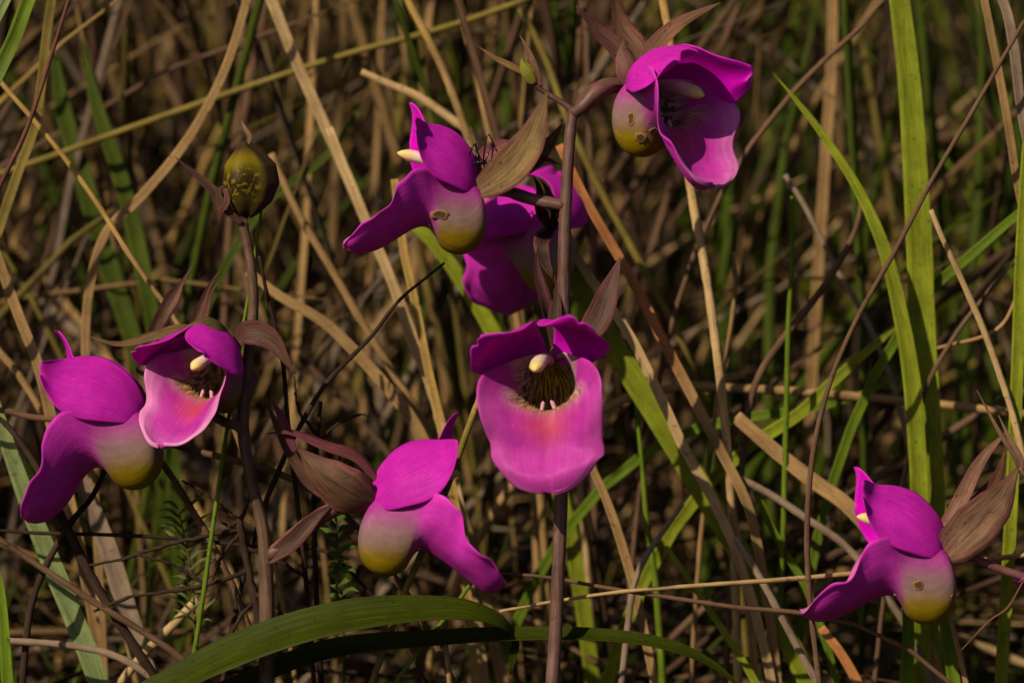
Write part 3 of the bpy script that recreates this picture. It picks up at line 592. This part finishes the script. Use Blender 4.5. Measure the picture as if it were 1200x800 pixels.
blade('dark brown stalk slanting up right near the top', 'grass stalk', [(1040, -5), (1005, 35), (965, 72), (930, 108), (880, 170)], (5, 7, 7, 6), 'brown', depth=260)
blade('pale green blade lying flat and slanting up right over the dark gap', 'grass blade', [(1058, 378), (1030, 400), (1000, 425), (970, 452), (935, 485), (880, 520)], (5, 12, 15, 15), 'ygreen', B_, depth=250, name='grass_blade', tip=0.15)
blade('green blade lying flat just below the dark gap', 'grass blade', [(1060, 440), (1000, 465), (940, 480), (880, 488), (820, 500)], (6, 10, 12, 12), 'green', B_, depth=300, name='grass_blade', tip=0.15)
blade('straw lying level below the dark gap behind the green blades', 'grass stalk', [(1230, 488), (1120, 476), (1020, 466), (920, 458), (800, 452)], (10, 11, 11), 'tan', depth=300)
# --- lower right
blade('thin pale straw lying level behind the tall stem and the right blossom', 'grass stalk', [(585, 716, 30), (640, 706, 32), (720, 694, 36), (800, 687, 46), (900, 680, 70), (950, 676, 90), (1040, 668, 95), (1120, 660, 95), (1200, 650, 90), (1300, 640, 90)], (4, 5, 6, 6, 7, 7), 'pale', depth=50)
blade('thin brown straw lying level just beneath the paler one', 'grass stalk', [(560, 670), (640, 676), (720, 690), (800, 702), (870, 712), (932, 717), (1000, 730)], (4, 5, 6, 5), 'brown', depth=45)
blade('broad tan straw slanting down right towards the lip of the right blossom', 'grass stalk', [(862, 488), (908, 528), (948, 560), (990, 590), (1022, 626), (1060, 690)], (16, 18, 18, 14), 'tan', B_, depth=200)
blade('pale split straw below the broad tan one', 'grass stalk', [(868, 560), (905, 580), (945, 607), (985, 634), (1020, 670)], (8, 9, 9), 'grey', depth=190)
blade('pale straw running down beside the broad yellow green blade', 'grass stalk', [(862, 630), (890, 675), (920, 730), (950, 785), (990, 850)], (8, 9, 9, 8), 'grey', depth=120)
blade('tan straw standing behind the lying straw right of the tall stem', 'grass stalk', [(690, 540), (712, 590), (732, 650), (748, 710), (765, 790)], (9, 11, 11, 10), 'tan', B_, depth=170)
blade('brown straw forking up right behind the lying straws', 'grass stalk', [(800, 590), (775, 625), (755, 655), (742, 690), (735, 740)], (6, 8, 8), 'grey', depth=150)
blade('green stalk behind the fork of brown straw', 'grass stalk', [(745, 470), (752, 540), (758, 610), (768, 680), (775, 770)], (4, 6, 8, 9), 'green', depth=260, name='green_stalk')
blade('green blade slanting down right under the right end of the broad leaf', 'grass blade', [(780, 640), (815, 690), (845, 735), (880, 790), (910, 850)], (6, 8, 9, 9), 'ygreen', B_, depth=160, name='grass_blade')
blade('pale straw upright with a kink behind the lying straws', 'grass stalk', [(858, 600), (868, 650), (876, 700), (882, 760), (886, 830)], (9, 10, 10), 'tan', B_, depth=190)
blade('green blade slanting left of the right blossom lip', 'grass blade', [(885, 575), (905, 620), (925, 655), (945, 690), (970, 760)], (8, 9, 9), 'green', B_, depth=210, name='grass_blade')
blade('bright green blade rising beneath the yellow pouch of the right blossom', 'grass blade', [(1098, 690), (1108, 740), (1116, 790), (1125, 860)], (10, 14, 17, 17), 'green', B_, depth=110, name='grass_blade', tip=0.1)
blade('green blade upright beneath the lip of the right blossom', 'grass blade', [(1062, 690), (1064, 740), (1062, 790), (1058, 860)], (12, 16, 17, 17), 'green', B_, depth=170, name='grass_blade', tip=0.1)
blade('straw leaning beside the pouch of the right blossom', 'grass stalk', [(1108, 700), (1118, 740), (1130, 790), (1145, 860)], (5, 7, 8), 'tan', depth=90)
blade('orange straw leaning left under the lip of the right blossom', 'grass stalk', [(962, 735), (985, 765), (1005, 800), (1030, 850)], (10, 12, 12), 'orange', B_, depth=170)
# --- lower left and middle
blade('golden brown stem leaning between the lower blossom and the front facing one', 'grass stalk', [(578, 420), (565, 458), (545, 512), (520, 582), (495, 645), (472, 700), (450, 760), (425, 830)], (7, 8, 8, 8, 8), 'gold', depth=45, c2=(0.0, 0.3, 'olive'))
blade('thin green stalk crossing close behind the left orchid stem', 'grass stalk', [(312, 205), (306, 250), (294, 330), (282, 400), (268, 490), (252, 600), (238, 700), (222, 805), (212, 900)], (3, 4, 5, 6, 7), 'green', depth=34, name='green_stalk')
blade('bright green blade standing at the left edge', 'grass blade', [(-4, 650), (2, 700), (6, 760), (10, 830)], (5, 11, 14, 14), 'green', B_, depth=-20, name='grass_blade', tip=0.2)
blade('pale green blade leaning right below the leftmost blossom', 'grass blade', [(-8, 470), (12, 530), (35, 595), (60, 660), (85, 720), (112, 790), (130, 850)], (14, 20, 24, 24, 22), 'pgreen', B_, depth=130, name='grass_blade')
blade('brown stem sloping down right from the left edge', 'grass stalk', [(-40, 605), (0, 632), (60, 672), (112, 706), (160, 735), (212, 770), (270, 820)], (7, 8, 8, 8), 'brown', depth=30)
blade('thick black stem slanting behind the lip of the leftmost blossom', 'twig', [(-20, 478), (10, 500), (45, 550), (80, 620), (110, 680), (150, 745), (182, 795), (215, 860)], (6, 8, 11, 12, 12, 10), 'dark', depth=60, name='dead_twig', mat=M_TWIG)
blade('black stem slanting the other way under the leftmost blossom lip', 'twig', [(128, 540), (108, 582), (85, 610), (58, 655), (38, 705), (30, 760), (24, 840)], (6, 8, 9, 9), 'dark', depth=75, name='dead_twig', mat=M_TWIG)
blade('dark twig reaching level from the left edge to the leftmost blossom', 'twig', [(-60, 476), (0, 480), (40, 489), (85, 492), (130, 500), (180, 530), (240, 620)], (7, 8, 8, 8), 'brown', depth=70, name='dead_twig', mat=M_TWIG)
blade('brown stalk sloping between the leftmost blossom and the lower blossom', 'grass stalk', [(170, 512), (220, 526), (262, 536), (320, 552), (372, 578), (420, 620), (480, 700)], (7, 8, 9, 8), 'brown', depth=80)
blade('thin dark twig lying level below the leftmost blossom', 'twig', [(-40, 618), (40, 624), (120, 626), (200, 630), (300, 640), (380, 645), (430, 690)], (4, 5, 5, 4), 'dark', depth=85, name='dead_twig', mat=M_TWIG)
blade('cut off tan straw sloping up right below the left twigs', 'grass stalk', [(232, 702), (200, 735), (165, 770), (130, 815)], (11, 11, 11), 'pale', depth=150)
blade('wide grey straw slanting under the pouch of the leftmost blossom', 'grass stalk', [(85, 540), (110, 600), (132, 660), (150, 720), (175, 800)], (18, 22, 24, 22), 'grey', B_, depth=210)
blade('brown straw with a node poking out under the broad leaf', 'grass stalk', [(520, 740), (524, 770), (527, 800), (530, 860)], (6, 7, 8), 'tan', depth=40)
blade('thin green stalk slanting out under the broad leaf', 'grass stalk', [(565, 665), (540, 700), (505, 745), (470, 790), (440, 840)], (5, 5, 6), 'green', depth=50, name='green_stalk')
blade('grey withered straw lying level at the lower left edge', 'grass stalk', [(-60, 748), (20, 751), (90, 757), (140, 770), (180, 795), (230, 840)], (8, 9, 9, 7), 'grey', depth=60)

# broad arching orchid leaf and the narrower one under it
base = P(120, 860, 30); base[2] = -0.004
lf = empty('broad_leaf', base); tag(lf, 'broad dark green arching leaf drooping over the bottom, bent at its tip', 'leaf')
def bleaf(parent, pts, w, prof, face, fold, col=(0.026, 0.036, 0.0015)):
    n = 60; pp = [P(*q) for q in pts]; pth = spline(pp, n); t = np.linspace(0, 1, n)
    wd = np.interp(t, [a for a, b in prof], [b for a, b in prof])*w*S
    V, F, uv = sweep(pth, wd, 0.0006, 'blade', face, fold); uv = uv*np.array([2.2, 0.4])
    return mk('blade', V, F, M_LEAF, base, parent, col, uv)
b0 = to_px(base-np.array([0, 0, 0.01]))
bleaf(lf, [b0, (150, 850, 20), (215, 795, 0), (310, 752, -20), (400, 726, -24), (480, 716, -20), (545, 716, -8), (588, 730, 12), (602, 752, 30), (598, 790, 44)], 62, [(0, .25), (.2, .6), (.4, 1), (.6, .9), (.8, .55), (.9, .32), (1, .03)], (0.1, 0.85, 0.6), 0.30)
lf = empty('broad_leaf', base+np.array([0.03, 0.012, 0])); base = base+np.array([0.03, 0.012, 0]); tag(lf, 'narrow dark green leaf running level behind the tall stem, under the arching leaf', 'leaf')
b0 = to_px(base-np.array([0, 0, 0.01]))
bleaf(lf, [b0, (230, 850, 36), (300, 796, 30), (390, 762, 26), (500, 750, 26), (610, 744, 28), (700, 745, 30), (780, 756, 30), (840, 782, 34), (880, 820, 40)], 46, [(0, .2), (.25, .8), (.4, .85), (.62, .6), (.85, .5), (1, .03)], (0.0, 0.85, 0.5), 0.35)

# dark twiggy dead weed between the left orchid and the leftmost blossom
wb = ground_under(306, 800, 62, (0.0, 0.03)); wd_ = empty('dead_weed', wb); tag(wd_, 'blackened dead weed with knobbly side twigs beside the left orchid stem', 'weed')
stempart('stem', wd_, wb, [to_px(wb-np.array([0, 0, 0.02])), (312, 820, 62), (306, 740, 60), (294, 680, 58), (286, 640, 56), (280, 605, 54)], (12, 11, 10, 10, 9, 8), C_['dark'], M_TWIG, n=40, jitter=0.12)
for pts in ([(282, 612, 54), (262, 596, 48), (240, 578, 44), (213, 563, 44)], [(284, 620, 55), (240, 628, 50), (190, 640, 48), (140, 655, 50), (105, 662, 54)], [(290, 670, 56), (240, 685, 50), (190, 694, 46), (150, 700, 46), (110, 716, 50)],
            [(284, 622, 55), (262, 648, 50), (248, 680, 50)], [(282, 610, 54), (292, 585, 52), (296, 560, 52)], [(292, 690, 58), (330, 720, 50), (352, 742, 50)], [(284, 640, 55), (310, 650, 60), (345, 668, 64), (372, 690, 66)],
            [(240, 685, 50), (205, 662, 46), (160, 650, 44)], [(282, 608, 54), (268, 616, 50), (258, 610, 48)], [(300, 700, 60), (280, 725, 54), (262, 760, 54)]):
    stempart('twig', wd_, wb, pts, (5.5, 4.5, 4, 2.5), C_['dark'], M_TWIG, n=26, jitter=0.2, sides=6)
# second dead weed: dark prongs near the lower blossom
wb = ground_under(380, 760, 120, (0.0, 0.06)); wd_ = empty('dead_weed', wb); tag(wd_, 'thin dark forked dead weed behind the brown sepals of the lower blossom', 'weed')
stempart('stem', wd_, wb, [to_px(wb-np.array([0, 0, 0.02])), (372, 720, 112), (368, 600, 100), (372, 520, 95), (376, 470, 95)], (9, 8, 7, 6, 4), C_['dark'], M_TWIG, n=40, jitter=0.1)
for pts in ([(372, 520, 95), (395, 497, 92), (420, 486, 90), (432, 487, 90)], [(372, 510, 95), (350, 480, 92), (345, 440, 92)], [(370, 560, 98), (345, 540, 94), (320, 500, 94)], [(370, 590, 100), (392, 560, 96), (400, 520, 98)]):
    stempart('twig', wd_, wb, pts, (5, 4, 3.5, 2), C_['dark'], M_TWIG, n=20, jitter=0.2, sides=6)
# dark thin stem behind the left orchid stem
blade('thin black stem close behind the upper part of the left orchid stem', 'twig', [(304, 300), (312, 340), (322, 380), (332, 430), (338, 500), (350, 600)], (4, 5, 6, 6), 'dark', depth=60, name='dead_twig', mat=M_TWIG)

# small green herb under the lower blossom
hb = ground_under(400, 760, 60, (0, 0.02)); herb = empty('herb', hb); tag(herb, 'small leafy green herb growing under the yellow pouch of the lower blossom', 'herb')
stempart('stem', herb, hb, [to_px(hb-np.array([0, 0, 0.01])), (402, 740, 60), (398, 690, 58), (396, 640, 56), (392, 595, 54)], (4, 4, 3.5, 3, 2), (0.06, 0.09, 0.015), M_GRASS)
for i in range(22):
    y = 592+i*6.2; sgn = 1 if i % 2 else -1; x = np.interp(y, [592, 640, 740], [392, 396, 402]); ln = random.uniform(12, 22)
    leafpart('leaf', herb, hb, [(x, y, 56), (x+sgn*ln*.5, y-ln*.35, 50+random.uniform(-8, 8)), (x+sgn*ln, y-ln*random.uniform(.1, .6), 50+random.uniform(-14, 14))], random.uniform(6, 9), (0.05, 0.10, 0.012), (random.uniform(-.4, .4), .5, 1), 0.2, M_GRASS, edge=(0.06, 0.11, 0.015))
hb = ground_under(225, 770, 110, (0, 0.04)); herb = empty('herb', hb); tag(herb, 'wispy feathery herb among the black twigs left of the left orchid', 'herb')
stempart('stem', herb, hb, [to_px(hb-np.array([0, 0, 0.01])), (228, 720, 108), (222, 660, 100), (210, 600, 96)], (4, 4, 3, 2), (0.09, 0.11, 0.03), M_GRASS)
for i in range(26):
    y = 596+i*5.5; sgn = 1 if i % 2 else -1; x = np.interp(y, [596, 660, 740], [209, 222, 229]); ln = random.uniform(14, 34)
    leafpart('leaf', herb, hb, [(x, y, 100), (x+sgn*ln*.5, y-ln*.4, 96+random.uniform(-8, 8)), (x+sgn*ln, y-ln*random.uniform(.3, .9), 96+random.uniform(-20, 20))], random.uniform(3, 5), (0.10, 0.13, 0.03), (random.uniform(-.4, .4), .5, 1), 0.2, M_GRASS, edge=(0.12, 0.13, 0.04))

# ------------------------------------------------------------------ the mass of meadow grass behind
def mass(name, label, N, xr, yr, hr, wr, palette, weights, lean=(0.1, 0.6), bend=(0, 1.2), flat=False, z0=(-0.01, 0.0), keep=None, K=8, front=(0.12, 0.12)):
    rg = np.random.default_rng(sum(map(ord, name)))
    x = rg.uniform(*xr, N); y = rg.uniform(*yr, N)
    if keep is not None:
        ok = rg.uniform(size=N) < keep(x, y); x, y = x[ok], y[ok]; N = len(x)
    L = rg.uniform(*hr, N); az = rg.uniform(0, 2*math.pi, N); th0 = rg.uniform(*lean, N); be = rg.uniform(*bend, N)
    W_ = rg.uniform(*wr, N); t = np.linspace(0, 1, K)
    th = th0[:, None]+be[:, None]*t[None]**1.5
    if flat: th = math.pi/2-rg.uniform(-0.12, 0.3, N)[:, None]+be[:, None]*(t[None]-0.5)*0.3
    ds = (L/(K-1))[:, None]
    hor = np.cumsum(np.concatenate([np.zeros((N, 1)), np.sin(th[:, :-1])*ds], 1), 1); ver = np.cumsum(np.concatenate([np.zeros((N, 1)), np.cos(th[:, :-1])*ds], 1), 1)
    wob = 0.02*L[:, None]*np.sin(t[None]*rg.uniform(2, 7, N)[:, None]+rg.uniform(0, 6, N)[:, None])
    dx, dy = np.cos(az), np.sin(az)
    pth = np.stack([x[:, None]+dx[:, None]*hor-dy[:, None]*wob, y[:, None]+dy[:, None]*hor+dx[:, None]*wob, rg.uniform(*z0, N)[:, None]+ver], -1)
    ok = (np.where(pth[..., 2] > front[1], pth[..., 1], 9).min(1) > front[0])           # keep the orchids' own space clear
    pth, W_, L, N = pth[ok], W_[ok], L[ok], int(ok.sum())
    T = nrm(np.gradient(pth, axis=1)); fv = nrm(np.stack([rg.normal(0, .7, N), -np.ones(N), rg.normal(0, .4, N)], -1))
    sd_ = nrm(np.cross(T, fv[:, None])); nr = np.cross(sd_, T)
    prof = np.minimum(1, 0.08+(1-t)*2.2)*np.minimum(1, 0.5+t*3)
    hw = (W_[:, None]*prof[None]/2)[..., None]
    V = np.stack([pth-sd_*hw+nr*hw*.35, pth-nr*hw*.35, pth+sd_*hw+nr*hw*.35, pth+nr*hw*.12], 2)     # N,K,4,3 closed four sided section
    idx = np.arange(N*K*4).reshape(N, K, 4); nx = np.roll(idx, -1, 2)
    F = np.stack([idx[:, :-1], nx[:, :-1], nx[:, 1:], idx[:, 1:]], -1).reshape(-1, 4)
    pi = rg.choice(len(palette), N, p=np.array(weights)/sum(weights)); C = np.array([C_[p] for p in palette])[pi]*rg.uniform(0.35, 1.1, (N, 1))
    C = np.repeat(C, K*4, 0)
    uv = np.stack([np.broadcast_to(np.array([0, .33, .66, .9])[None, None], (N, K, 4))+rg.uniform(0, 20, N)[:, None, None], np.broadcast_to((t[None]*L[:, None])[..., None], (N, K, 4))], -1).reshape(-1, 2)
    V = V.reshape(-1, 3); me = bpy.data.meshes.new(name)
    me.vertices.add(len(V)); me.vertices.foreach_set('co', V.ravel().astype(np.float32))
    me.loops.add(F.size); me.loops.foreach_set('vertex_index', F.ravel().astype(np.int32))
    me.polygons.add(len(F)); me.polygons.foreach_set('loop_start', np.arange(0, F.size, 4, dtype=np.int32))
    me.update(calc_edges=True)
    c = np.ones((len(V), 4), np.float32); c[:, :3] = C
    me.color_attributes.new('Col', 'FLOAT_COLOR', 'POINT').data.foreach_set('color', c.ravel())
    me.uv_layers.new(name='UVMap').data.foreach_set('uv', uv[F.ravel()].ravel().astype(np.float32))
    me.polygons.foreach_set('use_smooth', np.ones(len(F), bool)); me.materials.append(M_GRASS)
    o = bpy.data.objects.new(name, me); COL.objects.link(o); return tag(o, label, 'grass', None, 'stuff')
left = lambda x, y: 1-sstep(-0.02, 0.16, x-0.12*(y-0.3))*0.86
right = lambda x, y: 0.25+0.75*sstep(-0.05, 0.15, x)
mass('dry_grass', 'tangle of dry tan grass behind the orchids', 2600, (-1.0, 1.0), (0.13, 1.3), (0.35, 0.9), (0.0026, 0.0066), ['tan', 'pale', 'brown', 'grey', 'olive', 'gold'], [5, 1.4, 4, 2, 1.4, 0.4], (0.05, 0.8), (0, 1.3), keep=left)
mass('green_grass', 'upright green grass blades behind the orchids', 700, (-0.9, 1.0), (0.22, 1.4), (0.3, 0.75), (0.004, 0.010), ['green', 'dgreen', 'ygreen'], [3, 4, 1], (0.02, 0.4), (0, 0.9), keep=right)
mass('straw_litter', 'dead straw litter lying on the ground', 2600, (-0.9, 0.9), (-0.1, 1.2), (0.12, 0.40), (0.002, 0.005), ['tan', 'brown', 'grey', 'pale', 'dark'], [4, 4, 3, 1, 2], flat=True, z0=(0.0, 0.14))
mass('far_grass', 'dense grass farther back, with shade put into its dark colours', 5200, (-2.2, 2.2), (1.2, 4.2), (0.5, 1.05), (0.004, 0.012), ['brown', 'dark', 'dgreen', 'deep'], [1.5, 5, 2, 5], (0.0, 0.5), (0, 1.0))  # palette weighted dark so the colour itself carries the deep background shade
mass('fine_grass', 'fine low green grass around the stems', 900, (-0.7, 0.7), (0.05, 0.7), (0.08, 0.22), (0.0012, 0.003), ['green', 'olive', 'dgreen', 'brown'], [3, 2, 3, 2], (0.05, 0.9), (0, 1.2))
mass('tall_grass', 'tall upright dry grass standing over the rest', 1100, (-1.3, 1.1), (0.16, 1.5), (0.85, 1.35), (0.003, 0.008), ['tan', 'brown', 'dgreen', 'olive'], [3, 4, 3, 2], (0.0, 0.3), (0, 0.5), keep=lambda x, y: 1-0.45*sstep(0.0, 0.3, x))  # extra tall blades, added to cast shade over the grass behind
